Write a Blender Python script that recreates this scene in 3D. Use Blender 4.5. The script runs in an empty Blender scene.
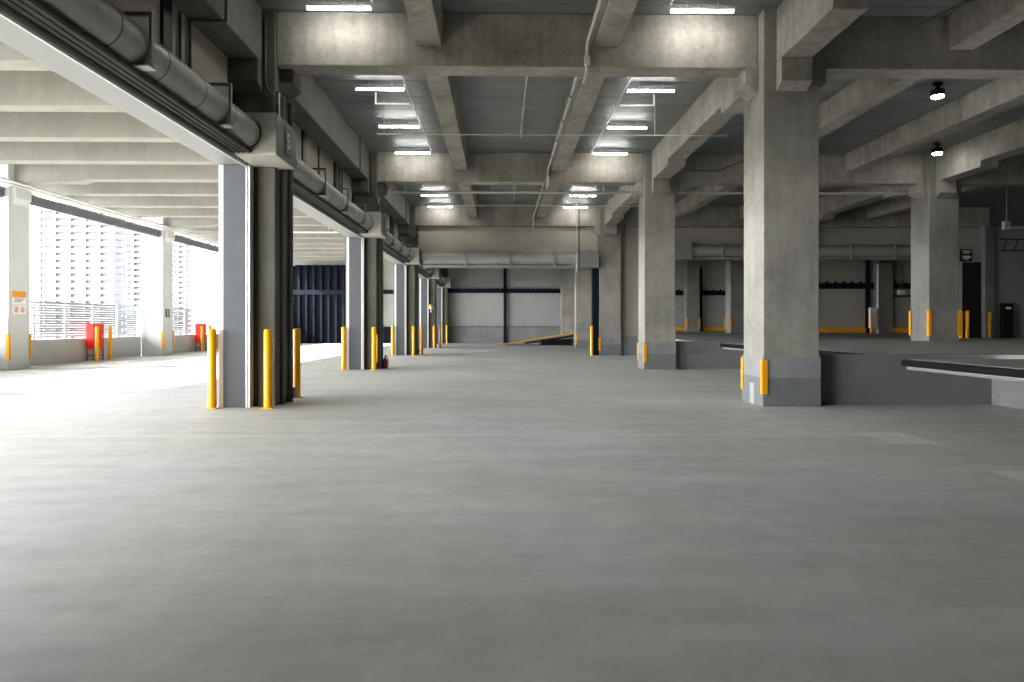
import bpy, math, random
from mathutils import Vector, Matrix
random.seed(7)
S = bpy.context.scene
COL = S.collection
PI = math.pi

# ------------------------------------------------------------------ view
S.view_settings.view_transform = 'Standard'
S.view_settings.look = 'None'
S.view_settings.gamma = 1.0
S.view_settings.use_curve_mapping = False
S.view_settings.exposure = 0.45
S.cycles.max_bounces = 14
S.cycles.diffuse_bounces = 8
S.cycles.glossy_bounces = 5
S.cycles.sample_clamp_indirect = 12.0
S.cycles.use_denoising = True

# ------------------------------------------------------------------ materials
def mat(name):
    m = bpy.data.materials.new(name); m.use_nodes = True
    nt = m.node_tree
    return m, nt, nt.nodes['Principled BSDF']

def plain(name, col, rough=0.6, metal=0.0, var=0.12, scale=3.0, spec=0.4):
    """paint or metal with slight procedural unevenness"""
    m, nt, b = mat(name)
    tc = nt.nodes.new('ShaderNodeTexCoord')
    nz = nt.nodes.new('ShaderNodeTexNoise'); nz.inputs['Scale'].default_value = scale
    nz.inputs['Detail'].default_value = 4
    rp = nt.nodes.new('ShaderNodeValToRGB')
    a = [c * (1 - var) for c in col]; d = [min(1, c * (1 + var)) for c in col]
    rp.color_ramp.elements[0].position = .3; rp.color_ramp.elements[1].position = .7
    rp.color_ramp.elements[0].color = (*a, 1); rp.color_ramp.elements[1].color = (*d, 1)
    nt.links.new(tc.outputs['Object'], nz.inputs['Vector'])
    nt.links.new(nz.outputs['Fac'], rp.inputs['Fac'])
    nt.links.new(rp.outputs['Color'], b.inputs['Base Color'])
    b.inputs['Roughness'].default_value = rough
    b.inputs['Metallic'].default_value = metal
    b.inputs['Specular IOR Level'].default_value = spec
    return m

def concrete(name, col, var=.16, rough=.8, formwork=True, blot=.8, streak=True):
    m, nt, b = mat(name)
    N = nt.nodes.new; L = nt.links.new
    tc = N('ShaderNodeTexCoord'); oi = N('ShaderNodeObjectInfo')
    off = N('ShaderNodeVectorMath'); off.operation = 'MULTIPLY_ADD'
    cmb = N('ShaderNodeCombineXYZ')
    L(oi.outputs['Random'], cmb.inputs[0]); L(oi.outputs['Random'], cmb.inputs[1]); L(oi.outputs['Random'], cmb.inputs[2])
    off.inputs[1].default_value = (37, 23, 11)
    L(cmb.outputs[0], off.inputs[0]); L(tc.outputs['Object'], off.inputs[2])
    n1 = N('ShaderNodeTexNoise'); n1.inputs['Scale'].default_value = blot; n1.inputs['Detail'].default_value = 6; n1.inputs['Roughness'].default_value = .6
    n2 = N('ShaderNodeTexNoise'); n2.inputs['Scale'].default_value = 9; n2.inputs['Detail'].default_value = 6
    n3 = N('ShaderNodeTexNoise'); n3.inputs['Scale'].default_value = 1.0; n3.inputs['Detail'].default_value = 3
    mp = N('ShaderNodeMapping'); mp.inputs['Scale'].default_value = (5, 5, .5)
    L(off.outputs[0], mp.inputs[0]); L(mp.outputs[0], n3.inputs['Vector'])
    for n in (n1, n2): L(off.outputs[0], n.inputs['Vector'])
    a1 = N('ShaderNodeMath'); a1.operation = 'MULTIPLY_ADD'; a1.inputs[1].default_value = .55
    a2 = N('ShaderNodeMath'); a2.operation = 'MULTIPLY_ADD'; a2.inputs[1].default_value = .22
    a3 = N('ShaderNodeMath'); a3.operation = 'MULTIPLY'; a3.inputs[1].default_value = .23 if streak else .1
    L(n3.outputs['Fac'], a3.inputs[0]); L(n2.outputs['Fac'], a2.inputs[0]); L(a3.outputs[0], a2.inputs[2])
    L(n1.outputs['Fac'], a1.inputs[0]); L(a2.outputs[0], a1.inputs[2])
    rp = N('ShaderNodeValToRGB')
    rp.color_ramp.elements[0].position = .38; rp.color_ramp.elements[1].position = .62
    rp.color_ramp.elements[0].color = (*[c * (1 - var * 1.3) for c in col], 1)
    rp.color_ramp.elements[1].color = (*[min(1, c * (1 + var)) for c in col], 1)
    L(a1.outputs[0], rp.inputs['Fac'])
    L(rp.outputs['Color'], b.inputs['Base Color'])
    b.inputs['Roughness'].default_value = rough
    b.inputs['Specular IOR Level'].default_value = .3
    bp = N('ShaderNodeBump'); bp.inputs['Strength'].default_value = .12; bp.inputs['Distance'].default_value = .02
    L(n2.outputs['Fac'], bp.inputs['Height']); L(bp.outputs[0], b.inputs['Normal'])
    return m

def emit(name, col, strength):
    m, nt, b = mat(name)
    b.inputs['Base Color'].default_value = (.9, .9, .9, 1)
    b.inputs['Emission Color'].default_value = (*col, 1)
    b.inputs['Emission Strength'].default_value = strength
    return m

def floor_material(name, col):
    m, nt, b = mat(name)
    N = nt.nodes.new; L = nt.links.new
    tc = N('ShaderNodeTexCoord')
    def noise(scale, detail, rough, vec):
        q = N('ShaderNodeTexNoise'); q.inputs['Scale'].default_value = scale; q.inputs['Detail'].default_value = detail
        q.inputs['Roughness'].default_value = rough; L(vec, q.inputs['Vector']); return q.outputs['Fac']
    mp = N('ShaderNodeMapping'); mp.inputs['Scale'].default_value = (.35, 2.2, 1); mp.inputs['Rotation'].default_value = (0, 0, .06)
    L(tc.outputs['Object'], mp.inputs[0])
    P = tc.outputs['Object']
    n1 = noise(.3, 6, .6, P); n2 = noise(2.6, 10, .72, P); n3 = noise(1.0, 6, .65, mp.outputs[0]); n4 = noise(14, 4, .6, P); n5 = noise(.16, 3, .5, P)
    def mul_add(x, k, c=None):
        q = N('ShaderNodeMath'); q.operation = 'MULTIPLY_ADD'; q.inputs[1].default_value = k
        L(x, q.inputs[0])
        if c is None: q.inputs[2].default_value = 0
        else: L(c, q.inputs[2])
        return q.outputs[0]
    s = mul_add(n1, .34, mul_add(n2, .32, mul_add(n3, .26, mul_add(n4, .08))))
    rp = N('ShaderNodeValToRGB')
    rp.color_ramp.elements[0].position = .38; rp.color_ramp.elements[1].position = .62
    rp.color_ramp.elements[0].color = (*[c * .74 for c in col], 1)
    rp.color_ramp.elements[1].color = (*[c * 1.2 for c in col], 1)
    L(s, rp.inputs['Fac'])
    # warm and cool areas of the slab
    tr = N('ShaderNodeValToRGB'); tr.color_ramp.elements[0].position = .4; tr.color_ramp.elements[1].position = .6
    tr.color_ramp.elements[0].color = (1.0, .975, .90, 1); tr.color_ramp.elements[1].color = (.97, 1.0, 1.01, 1)
    L(n5, tr.inputs['Fac'])
    tm = N('ShaderNodeMixRGB'); tm.blend_type = 'MULTIPLY'; tm.inputs['Fac'].default_value = 1
    L(rp.outputs['Color'], tm.inputs['Color1']); L(tr.outputs['Color'], tm.inputs['Color2'])
    # worn patches and joint line: rectangles on the slab
    sp = N('ShaderNodeSeparateXYZ'); L(tc.outputs['Object'], sp.inputs[0])
    def rect(x0, x1, y0, y1, soft):
        out = None
        for o, lo, hi in ((sp.outputs[0], x0, x1), (sp.outputs[1], y0, y1)):
            for e0, e1, in ((lo - soft, lo + soft), (hi + soft, hi - soft)):
                r = N('ShaderNodeMapRange'); r.inputs['From Min'].default_value = e0; r.inputs['From Max'].default_value = e1
                L(o, r.inputs['Value'])
                if out is None: out = r.outputs[0]
                else:
                    q = N('ShaderNodeMath'); q.operation = 'MULTIPLY'; L(out, q.inputs[0]); L(r.outputs[0], q.inputs[1]); out = q.outputs[0]
        return out
    last = tm.outputs[0]
    def patch(fac, k, c):
        nonlocal last
        q = N('ShaderNodeMath'); q.operation = 'MULTIPLY'; q.inputs[1].default_value = k; L(fac, q.inputs[0])
        mx = N('ShaderNodeMixRGB'); mx.inputs['Color2'].default_value = (*c, 1)
        L(q.outputs[0], mx.inputs['Fac']); L(last, mx.inputs['Color1']); last = mx.outputs[0]
    light = [c * 1.5 for c in col]
    patch(rect(-9, 6.0, 9.85, 10.0, .06), .28, light)
    patch(rect(5.3, 5.95, 9.05, 10.1, .03), .4, light)
    patch(rect(5.35, 6.1, 6.85, 7.4, .03), .5, light)
    # ring-shaped tyre scuffs
    for cx, cy, r0 in ((2.05, 4.55, .07), (2.9, 5.0, .06), (2.85, 7.3, .08), (1.9, 6.5, .06)):
        v = N('ShaderNodeVectorMath'); v.operation = 'DISTANCE'; v.inputs[1].default_value = (cx, cy, 0)
        L(tc.outputs['Object'], v.inputs[0])
        r = N('ShaderNodeMapRange'); r.inputs['From Min'].default_value = r0 + .03; r.inputs['From Max'].default_value = r0 - .02
        L(v.outputs['Value'], r.inputs['Value'])
        patch(r.outputs[0], .2, [c * .45 for c in col])
    L(last, b.inputs['Base Color'])
    rr = N('ShaderNodeMapRange'); rr.inputs['To Min'].default_value = .48; rr.inputs['To Max'].default_value = .62
    L(n1, rr.inputs['Value']); L(rr.outputs[0], b.inputs['Roughness'])
    b.inputs['Specular IOR Level'].default_value = .2
    bp = N('ShaderNodeBump'); bp.inputs['Strength'].default_value = .05; bp.inputs['Distance'].default_value = .01
    L(n2, bp.inputs['Height']); L(bp.outputs[0], b.inputs['Normal'])
    return m

M = {}
M['conc'] = concrete('precast concrete', (.27, .253, .22), var=.2)
M['conc_beam'] = concrete('precast concrete beam', (.325, .298, .263), var=.27)
M['conc_out'] = concrete('pale concrete', (.31, .30, .265), var=.1)
M['conc_white'] = concrete('painted pale concrete', (.62, .63, .64), var=.05)
M['conc_wall'] = concrete('cast concrete wall', (.165, .17, .165))
M['plinth'] = concrete('plinth concrete', (.24, .243, .236))
M['coat'] = concrete('grey coated concrete', (.165, .172, .167), var=.08)
M['floor'] = floor_material('trowelled concrete floor', (.47, .468, .445))
M['dock'] = floor_material('dock concrete floor', (.31, .31, .29))
M['deck'] = plain('blue grey deck', (.175, .186, .186), .45, 0, .12, 1.2)
M['deck_out'] = concrete('pale deck', (.30, .29, .26), var=.06)
M['beige'] = concrete('beige panel', (.42, .39, .335), var=.06, streak=False)
M['panel_back'] = concrete('grey panel', (.36, .36, .34), var=.05, streak=False)
M['casing'] = plain('dark grey painted steel', (.085, .09, .10), .5, 0, .05)
M['strip'] = plain('grey steel edge strip', (.16, .163, .168), .5, 0, .06)
M['lintel'] = plain('pale grey painted lintel', (.34, .343, .35), .5, 0, .03)
M['conc_lane_shaded'] = concrete('shaded olive grey concrete', (.12, .112, .092), var=.16)  # darker copy of the column concrete; shade behind the casings put into the colour
M['conc_dock'] = concrete('dock column concrete', (.205, .198, .175), var=.18)
M['girder_lane_shaded'] = concrete('shaded girder concrete', (.17, .163, .14), var=.16)  # darker copy of the beam concrete; the lane girders' shade is in the colour
M['white'] = plain('white painted steel', (.78, .78, .76), .45, 0, .03)
M['rail'] = plain('bright steel guide', (.72, .70, .68), .35, .5, .05)
M['housing'] = plain('beige painted steel housing', (.55, .53, .48), .5, 0, .04)
M['roll'] = plain('grey steel shutter slats', (.33, .325, .30), .45, .1, .1, 6)
M['trough'] = plain('dark steel trough', (.055, .055, .05), .8, 0, .15, 3, .1)
M['bracket'] = plain('grey steel bracket', (.24, .24, .225), .5, .2, .1)
M['sign_dark'] = plain('dark sign plate', (.05, .052, .052), .5)
M['side_plate'] = plain('brown grey cover plate', (.12, .115, .10), .5)
M['letter'] = plain('white lettering', (.85, .85, .83), .5, 0, .02)
M['navy'] = plain('navy painted steel', (.008, .010, .016), .9, 0, .15, 3, .1)
M['yellow'] = plain('yellow bollard paint', (.98, .44, .004), .35, 0, .05, 2)
M['guard'] = plain('orange yellow guard', (.82, .35, .004), .5, 0, .06, 4)
M['rubber'] = plain('black rubber', (.007, .007, .007), .95, 0, .3, 12, .15)
M['pipe'] = plain('white grey pipe', (.60, .59, .56), .4, .1, .05)
M['pipe_dark'] = plain('dark conduit', (.07, .07, .06), .5, .1, .1)
M['pipe_green'] = plain('greenish steel pipe', (.13, .14, .12), .5, .1, .1)
M['lamp_body'] = plain('white lamp body', (.7, .7, .7), .4)
M['lamp'] = emit('lamp glow', (.99, 1.0, .96), 46.0)
M['lamp_round'] = emit('round lamp glow', (.97, 1.0, .95), 85.0)
M['black'] = plain('black', (.008, .008, .008), .5, 0, .2)
M['red'] = plain('red paint', (.78, .02, .015), .4, 0, .06)
M['red_dark'] = plain('dark red paint', (.2, .012, .012), .4, 0, .06)
M['fence'] = plain('pale grey louvre', (.40, .45, .52), .45, .1, .04)
M['parapet'] = concrete('parapet concrete', (.5, .505, .51), var=.06)
M['tower'] = plain('tower facade', (.19, .192, .2), .8, 0, .02, .05)
M['tower_win'] = plain('tower window', (.235, .245, .26), .5, 0, .05, .2)
M['ground'] = plain('city ground', (.45, .46, .46), .9, 0, .1, .02)
M['sign_white'] = plain('white sign face', (.85, .85, .85), .4, 0, .02)
M['roller_grey'] = plain('dark grey screen box', (.10, .105, .115), .5, 0, .05)

# ------------------------------------------------------------------ mesh helpers
class MB:
    def __init__(s): s.v, s.f, s.sm = [], [], []
    def add(s, vs, fs, smooth=False):
        b = len(s.v); s.v += [tuple(v) for v in vs]
        for f in fs: s.f.append(tuple(b + i for i in f)); s.sm.append(smooth)
        return s
    def box(s, x0, x1, y0, y1, z0, z1):
        v = [(x, y, z) for z in (z0, z1) for y in (y0, y1) for x in (x0, x1)]
        return s.add(v, [(0, 2, 3, 1), (4, 5, 7, 6), (0, 1, 5, 4), (2, 6, 7, 3), (0, 4, 6, 2), (1, 3, 7, 5)])
    def prism(s, poly, axis, a, b):
        """poly: 2-D outline in the plane across axis; (y,z) for x, (x,z) for y, (x,y) for z"""
        def P(p, t): return {'x': (t, p[0], p[1]), 'y': (p[0], t, p[1]), 'z': (p[0], p[1], t)}[axis]
        n = len(poly)
        v = [P(p, a) for p in poly] + [P(p, b) for p in poly]
        f = [tuple(range(n)), tuple(range(2 * n - 1, n - 1, -1))]
        f += [(i, n + i, n + (i + 1) % n, (i + 1) % n) for i in range(n)]
        return s.add(v, f)
    def tube(s, p0, p1, r, n=14, r1=None, cap=True):
        p0, p1 = Vector(p0), Vector(p1); d = (p1 - p0).normalized()
        u = d.orthogonal().normalized(); w = d.cross(u)
        r1 = r if r1 is None else r1
        v = []
        for p, q in ((p0, r), (p1, r1)):
            for i in range(n):
                t = 2 * PI * i / n; v.append(p + (u * math.cos(t) + w * math.sin(t)) * q)
        s.add(v, [(i, (i + 1) % n, n + (i + 1) % n, n + i) for i in range(n)], True)
        if cap:
            s.add(v[:n], [tuple(range(n - 1, -1, -1))]); s.add(v[n:], [tuple(range(n))])
        return s
    def path(s, pts, r, n=10):
        pts = [Vector(p) for p in pts]
        rings = []
        prev = None
        for i, p in enumerate(pts):
            d = ((pts[i] - pts[i - 1]).normalized() if i else Vector()) + ((pts[i + 1] - pts[i]).normalized() if i < len(pts) - 1 else Vector())
            d = d.normalized()
            u = (prev - d * prev.dot(d)).normalized() if prev is not None else d.orthogonal().normalized()
            prev = u; w = d.cross(u)
            rings.append([p + (u * math.cos(2 * PI * k / n) + w * math.sin(2 * PI * k / n)) * r for k in range(n)])
        v = [q for ring in rings for q in ring]
        f = []
        for i in range(len(pts) - 1):
            for k in range(n):
                f.append((i * n + k, i * n + (k + 1) % n, (i + 1) * n + (k + 1) % n, (i + 1) * n + k))
        s.add(v, f, True)
        s.add(rings[0], [tuple(range(n - 1, -1, -1))]); s.add(rings[-1], [tuple(range(n))])
        return s
    def lathe(s, prof, cx=0, cy=0, n=20):
        v = []
        for r, z in prof:
            for i in range(n):
                t = 2 * PI * i / n; v.append((cx + r * math.cos(t), cy + r * math.sin(t), z))
        m = len(prof)
        f = [(j * n + i, j * n + (i + 1) % n, (j + 1) * n + (i + 1) % n, (j + 1) * n + i) for j in range(m - 1) for i in range(n)]
        return s.add(v, f, True)
    def build(s, name, m, parent=None, bevel=0.0, loc=(0, 0, 0)):
        me = bpy.data.meshes.new(name)
        me.from_pydata(s.v, [], s.f); me.validate(); me.update()
        me.polygons.foreach_set('use_smooth', s.sm[:len(me.polygons)] + [False] * (len(me.polygons) - len(s.sm)))
        import bmesh
        bm = bmesh.new(); bm.from_mesh(me); bmesh.ops.recalc_face_normals(bm, faces=bm.faces); bm.to_mesh(me); bm.free()
        me.materials.append(m)
        o = bpy.data.objects.new(name, me); COL.objects.link(o)
        o.location = loc
        if parent is not None: o.parent = parent
        if bevel:
            md = o.modifiers.new('Bevel', 'BEVEL'); md.width = bevel; md.segments = 2; md.limit_method = 'ANGLE'; md.angle_limit = .6
        return o

def tag(o, label, cat, group=None, kind=None):
    o['label'] = label; o['category'] = cat
    if group: o['group'] = group
    if kind: o['kind'] = kind
    return o
def thing(name, label, cat, loc=(0, 0, 0), group=None, kind='thing', rz=0):
    o = bpy.data.objects.new(name, None); COL.objects.link(o)
    o.location = loc; o.rotation_euler = (0, 0, rz); o.empty_display_size = .2
    return tag(o, label, cat, group, kind)
def copy_tree(o, parent=None):
    c = o.copy(); COL.objects.link(c)
    if parent is not None: c.parent = parent
    for ch in list(o.children): copy_tree(ch, c)
    return c
def struct(name, mb, m, bevel=0):
    o = mb.build(name, m, None, bevel); o['kind'] = 'structure'; return o
def text(body, size, m, name, parent, loc, rot):
    cu = bpy.data.curves.new(name, 'FONT'); cu.body = body; cu.size = size; cu.extrude = .004
    cu.align_x = 'CENTER'; cu.align_y = 'CENTER'; cu.materials.append(m)
    tmp = bpy.data.objects.new('tmp', cu); COL.objects.link(tmp)
    me = bpy.data.meshes.new_from_object(tmp.evaluated_get(bpy.context.evaluated_depsgraph_get()))
    bpy.data.objects.remove(tmp)
    o = bpy.data.objects.new(name, me); COL.objects.link(o); o.parent = parent; o.location = loc; o.rotation_euler = rot
    return o
ORD = ['first', 'second', 'third', 'fourth', 'fifth', 'sixth', 'seventh', 'eighth', 'ninth', 'tenth', 'eleventh', 'twelfth',
       'thirteenth', 'fourteenth', 'fifteenth', 'sixteenth', 'seventeenth', 'eighteenth', 'nineteenth', 'twentieth']

# ------------------------------------------------------------------ grid
LX, RX, SX, TX, OX = -4.97, 5.715, 15.98, 26.45, -17.82
def F(k): return 13.29 + 11.0 * (k - 1)        # front face of column row k
HW = .55
DECK = 7.8
SOF = 6.73
DOCK = 1.0
EXT0, EXT1 = -8.0, 58.5

# ------------------------------------------------------------------ setting
struct('floor', MB().box(-18.6, 9.9, -24, EXT1, -.2, 0), M['floor'])
struct('floor_dock', MB().box(9.9, 40, -24, 11.8, DOCK - .18, DOCK).box(12.8, 40, 11.801, 13.849, DOCK - .18, DOCK).box(9.9, 40, 13.85, EXT1, DOCK - .18, DOCK), M['dock'])
# cantilevered dock edge beyond the pit wall, in two pieces with a bay between
struct('floor_dock_edge', MB().prism([(7.15, 21.7), (9.9, 21.7), (9.9, 13.85), (8.2, 13.85), (8.2, 14.25), (7.7, 14.25)], 'z', DOCK - .18, DOCK), M['dock'])
struct('floor_dock_edge.002', MB().box(7.2, 9.9, 24.85, 35.55, DOCK - .18, DOCK), M['dock'])
struct('floor_dock_edge.001', MB().prism([(7.12, 11.8), (9.9, 11.8), (9.9, -10), (7.3, -10)], 'z', DOCK - .18, DOCK), M['dock'])
struct('wall_dock', MB().box(9.9, 10.1, -24, 36.0, 0, DOCK - .18), M['plinth'])
struct('wall_dock_cross', MB().box(6.29, 12.8, F(1) + .3, F(1) + .55, 0, DOCK - .0), M['conc_wall'], .01)
struct('wall_dock_cross.001', MB().box(6.29, 9.9, F(2) + .3, F(2) + .55, 0, DOCK), M['conc_wall'], .01)
struct('trim_30', MB().box(6.29, 9.9, F(1) + .285, F(1) + .299, 0, .56), M['coat'])
struct('trim_31', MB().box(6.29, 9.9, F(2) + .285, F(2) + .299, 0, .56), M['coat'])

# roof deck with shallow cross grooves
dk = MB()
y = -24.0
while y < EXT1:
    dk.box(LX - .3, 40, y, min(y + .58, EXT1), DECK, DECK + .07); y += .60
dk.box(LX - .3, 40, -24, EXT1, DECK + .03, DECK + .10)
struct('ceiling', dk, M['deck'])
struct('ceiling_outer', MB().box(-19.2, LX - .3, -24, EXT1, DECK, DECK + .1), M['deck_out'])

# far walls
bw = MB().box(-18.6, 19.5, EXT1, EXT1 + .2, 0, DECK)
struct('wall_back', bw, M['panel_back'])
struct('wall_back_side', MB().box(19.5, 40, F(4) + 1.4, F(4) + 1.6, 0, DECK), M['beige'])
struct('wall_return', MB().box(19.5, 19.7, F(4) + 1.6, EXT1, 0, DECK), M['beige'])
struct('wall_right', MB().box(39.8, 40, -24, 48, 0, DECK), M['beige'])
struct('wall_behind', MB().box(-5.4, 40, -24.2, -24, 0, DECK), M['beige'])
struct('wall_lane_sky_block', MB().box(-18.6, -5.5, -12.2, -12, 0, DECK), M['beige'])  # unseen wall across the lane, added to cut off sky light
struct('wall_behind_side', MB().box(-5.5, -5.3, -24, 3.35, 0, DECK), M['beige'])
# concrete wainscot and dark steel frame of the far wall
struct('baseboard_back', MB().box(LX, RX - .6, EXT1 - .12, EXT1, 0, 1.38), M['plinth'], .01)
struct('trim_1', MB().box(.30, .56, EXT1 - .3, EXT1 - .125, 0, 7.6), M['navy'])
g = MB().box(-5.0, 5.2, EXT1 - .3, EXT1 - .16, 4.28, 4.62)
for i in range(26): g.box(-4.8 + i * .38, -4.72 + i * .38, EXT1 - .28, EXT1 - .18, 4.62, 4.74)
struct('trim_2', g, M['navy'])
struct('trim_3', MB().box(-5.05, -4.75, EXT1 - .3, EXT1 - .125, 0, 5.5), M['navy'])
g = MB()
for i in range(9): g.box(-4.6 + i * 1.1, -4.54 + i * 1.1, EXT1 - .16, EXT1 - .12, 1.38, 1.5)
g.box(-4.7, 5.1, EXT1 - .15, EXT1 - .121, 1.38, 1.42)
struct('trim_4', g, M['navy'])
# truck lane end: navy steel cladding and frame
g = MB().box(-18.4, -10.6, EXT1 - .7, EXT1 - .5, 0, 6.6)
for i in range(13):
    x = -18.2 + i * .62; g.box(x, x + .16, EXT1 - .95, EXT1 - .7, 0, 6.6)
g.box(-18.4, -10.6, EXT1 - 1.0, EXT1 - .72, 4.1, 4.5)
struct('wall_lane_end', g, M['navy'])
g = MB().box(-10.5, -10.2, EXT1 - .3, EXT1, 0, 6.6).box(-8.1, -7.9, EXT1 - .3, EXT1, 0, 6.6).box(-10.4, -5.5, EXT1 - .28, EXT1 - .02, 4.2, 4.55).box(-10.4, -5.5, EXT1 - .2, EXT1 - .01, 0, 1.4)
struct('trim_5', g, M['navy'])

# dock room on the right (front wall with tall black door)
struct('wall_room', MB().box(22.04, 40, 30.2, 30.4, DOCK, 6.0).box(20.4, 20.69, 30.2, 30.4, DOCK, 5.1).box(20.69, 21.6, 30.2, 30.4, 4.4, 5.1), M['panel_back'])
struct('door_1', MB().box(20.70, 21.59, 30.26, 30.32, DOCK, 4.39), M['black'])
struct('trim_6', MB().box(21.6, 22.03, 30.03, 30.4, DOCK, 6.0), M['conc_wall'])
# far dock wall frames behind the shutter openings
for i, (x0, x1, yy) in enumerate(((7.5, 19.4, EXT1), (19.9, 39, F(4) + 1.4))):
    g = MB().box(x0, x1, yy - .18, yy - .02, 4.1, 4.5)
    x = x0 + .2
    xs = (10.2, 13.5, 17.25) if i == 0 else (22.0, 25.85, 29.2)
    for x in xs: g.box(x - .12, x + .12, yy - .22, yy - .02, DOCK, 6.5)
    x = x0
    while x < x1: g.box(x, x + .12, yy - .2, yy - .05, 4.5, 4.62); x += .6
    struct('trim_%d' % (7 + i), g, M['navy'])

# row-three wall with shutter openings
Y3 = F(3) + .45
struct('wall_header', MB().box(LX + HW + .16, RX - HW - .03, Y3, Y3 + .2, 5.05, SOF - .02), M['beige'])
struct('wall_header.001', MB().box(8.6, SX - HW - .03, Y3, Y3 + .2, 5.6, SOF - .02).box(RX + HW + .03, 8.6, Y3, Y3 + .2, DOCK + .0, SOF - .02), M['beige'])
struct('wall_header.002', MB().box(SX + HW + .03, TX - HW, Y3, Y3 + .2, 5.6, SOF - .02).box(TX - HW, 40, Y3, Y3 + .2, DOCK, SOF), M['beige'])
struct('baseboard_1', MB().box(RX + HW + .02, 9.9, Y3 - .14, Y3, 0, DOCK), M['plinth'])
struct('trim_9', MB().box(RX - HW - .36, RX - HW - .02, Y3 - .35, Y3 + .05, 0, 4.52), M['navy'])

# outer parapets
for k in range(0, 5):
    y0 = F(k) + 1.11 if k > 0 else -8; y1 = F(k + 1) - .01
    struct('wall_outer' + ('' if k == 0 else '.%03d' % k), MB().box(-18.6, -18.38, y0, y1, 0, 1.0), M['parapet'], .01)
struct('trim_10', MB().box(-19.2, -18.75, -10, EXT1, 7.0, DECK), M['conc_out'])

# walls over the lane openings, with dark joints
for k in range(0, 5):
    y0 = F(k) + 1.15 if k else 3.4; y1 = F(k + 1) + .2
    g = MB(); cuts = [y0, y1 - 6.2, y1 - 2.7, y1]
    for a, b in zip(cuts[:-1], cuts[1:]): g.box(-5.45, -5.25, a + .15, b - .15, 4.92, DECK - .02)
    struct('wall_left' + ('' if k == 0 else '.%03d' % k), g, M['beige'])
    g = MB()
    for c in cuts: g.box(-5.42, -5.2, c - .14, c + .14, 4.92, DECK - .03)
    struct('trim_%d' % (11 + k), g, M['black'])
    # bright lintel over each opening
    struct('trim_%d' % (21 + k), MB().box(-5.46, -4.905, y0, y1 - .22, 4.70, 4.91), M['lintel'])
    struct('trim_%d' % (41 + k), MB().box(-4.94, -4.907, y0, y1 - .22, 4.66, 4.699), M['white'])

# ------------------------------------------------------------------ columns
def corbel_mesh(side, w, p, hs, hm, ht):
    a = HW
    prof = [(a, hs), (a + p, hm), (a + p, ht), (a, ht)]
    if side in 'fb':
        sg = -1 if side == 'f' else 1
        return MB().prism([(sg * q, z) for q, z in prof], 'x', -w / 2, w / 2)
    sg = -1 if side == 'l' else 1
    return MB().prism([(sg * q, z) for q, z in prof], 'y', -w / 2, w / 2)
def guard_mesh(sx, sy, z0, z1, t=.022, w=.085):
    """angle strip that wraps a column corner"""
    cx, cy = sx * (HW + .022), sy * (HW + .022)
    m = MB()
    m.box(min(cx, cx + sx * t), max(cx, cx + sx * t), min(cy + sy * t, cy - sy * w), max(cy + sy * t, cy - sy * w), z0, z1)
    m.box(min(cx, cx - sx * w), max(cx, cx - sx * w), min(cy, cy + sy * t), max(cy, cy + sy * t), z0, z1)
    return m
def column(name, label, x, y, base, corb, guards, gz, group, plinth=.96, m='conc', dy=0.0, bevel=.018):
    t = thing(name, label, 'column', (x, y, base), group)
    MB().box(-HW, HW, -HW, HW, 0, DECK - base - .003).build('shaft', M[m], t, bevel)
    if plinth:
        p = HW + .02
        pm, pc = MB(), MB()
        for (x0, x1, y0, y1) in ((-p, p, -p, -HW - .001), (-p, p, HW + .001, p), (-p, -HW - .001, -HW, HW), (HW + .001, p, -HW, HW)):
            pm.box(x0, x1, y0, y1, .56, plinth); pc.box(x0, x1, y0, y1, 0, .559)
        pm.build('plinth', M['plinth'], t, 0); pc.build('plinth_coat', M['coat'], t, 0)
    for c in corb:
        if c in 'lr': corbel_mesh(c, .58, .27, 6.24 - base, 6.42 - base, SOF - .004 - base).build('corbel', M['conc_lane_shaded' if m == 'conc_lane_shaded' else 'conc_beam'], t, .01)
        else: corbel_mesh(c, .60, .25, 6.18 - base, 6.30 - base, SOF + .014 - base).build('corbel', M['conc_lane_shaded' if m == 'conc_lane_shaded' else 'conc_beam'], t, .01)
    for sx, sy in guards:
        guard_mesh(sx, sy, *gz).build('corner_guard', M['guard'], t)
    return t
GF, GR = 'bare concrete columns along the dock side of the aisle', 'columns behind grey shutter casings along the truck lane'
rwords = {1: 'big concrete column with two orange guards beside the dock pit, nearest of the row', 2: 'concrete column standing where the second dock wall meets the aisle',
          3: 'concrete column at the end of the wide header wall, beside a lone yellow bollard', 4: 'slim far column beside the top of the yellow ramp',
          5: 'farthest column against the panelled back wall right of the steel frame'}
for k in range(1, 6):
    c = column('concrete_column', rwords[k], RX, F(k) + HW, 0, 'lfr' if k < 4 else '', [(-1, -1), (-1, 1)] if k < 3 else [(-1, -1)], (.24, .91), GF)
    if k == 1:
        MB().box(-HW - .026, -HW - .0205, -.1, .12, .0, .42).build('paint_stripe', M['lintel'], c)
lwords = {1: 'front concrete column of the lane side, under the number 5 box', 2: 'lane side column with a red extinguisher at its foot',
          3: 'lane side column at the left end of the wide header wall', 4: 'lane side column beyond the header wall, with a small lamp on it',
          5: 'last lane side column before the panelled back wall'}
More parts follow.
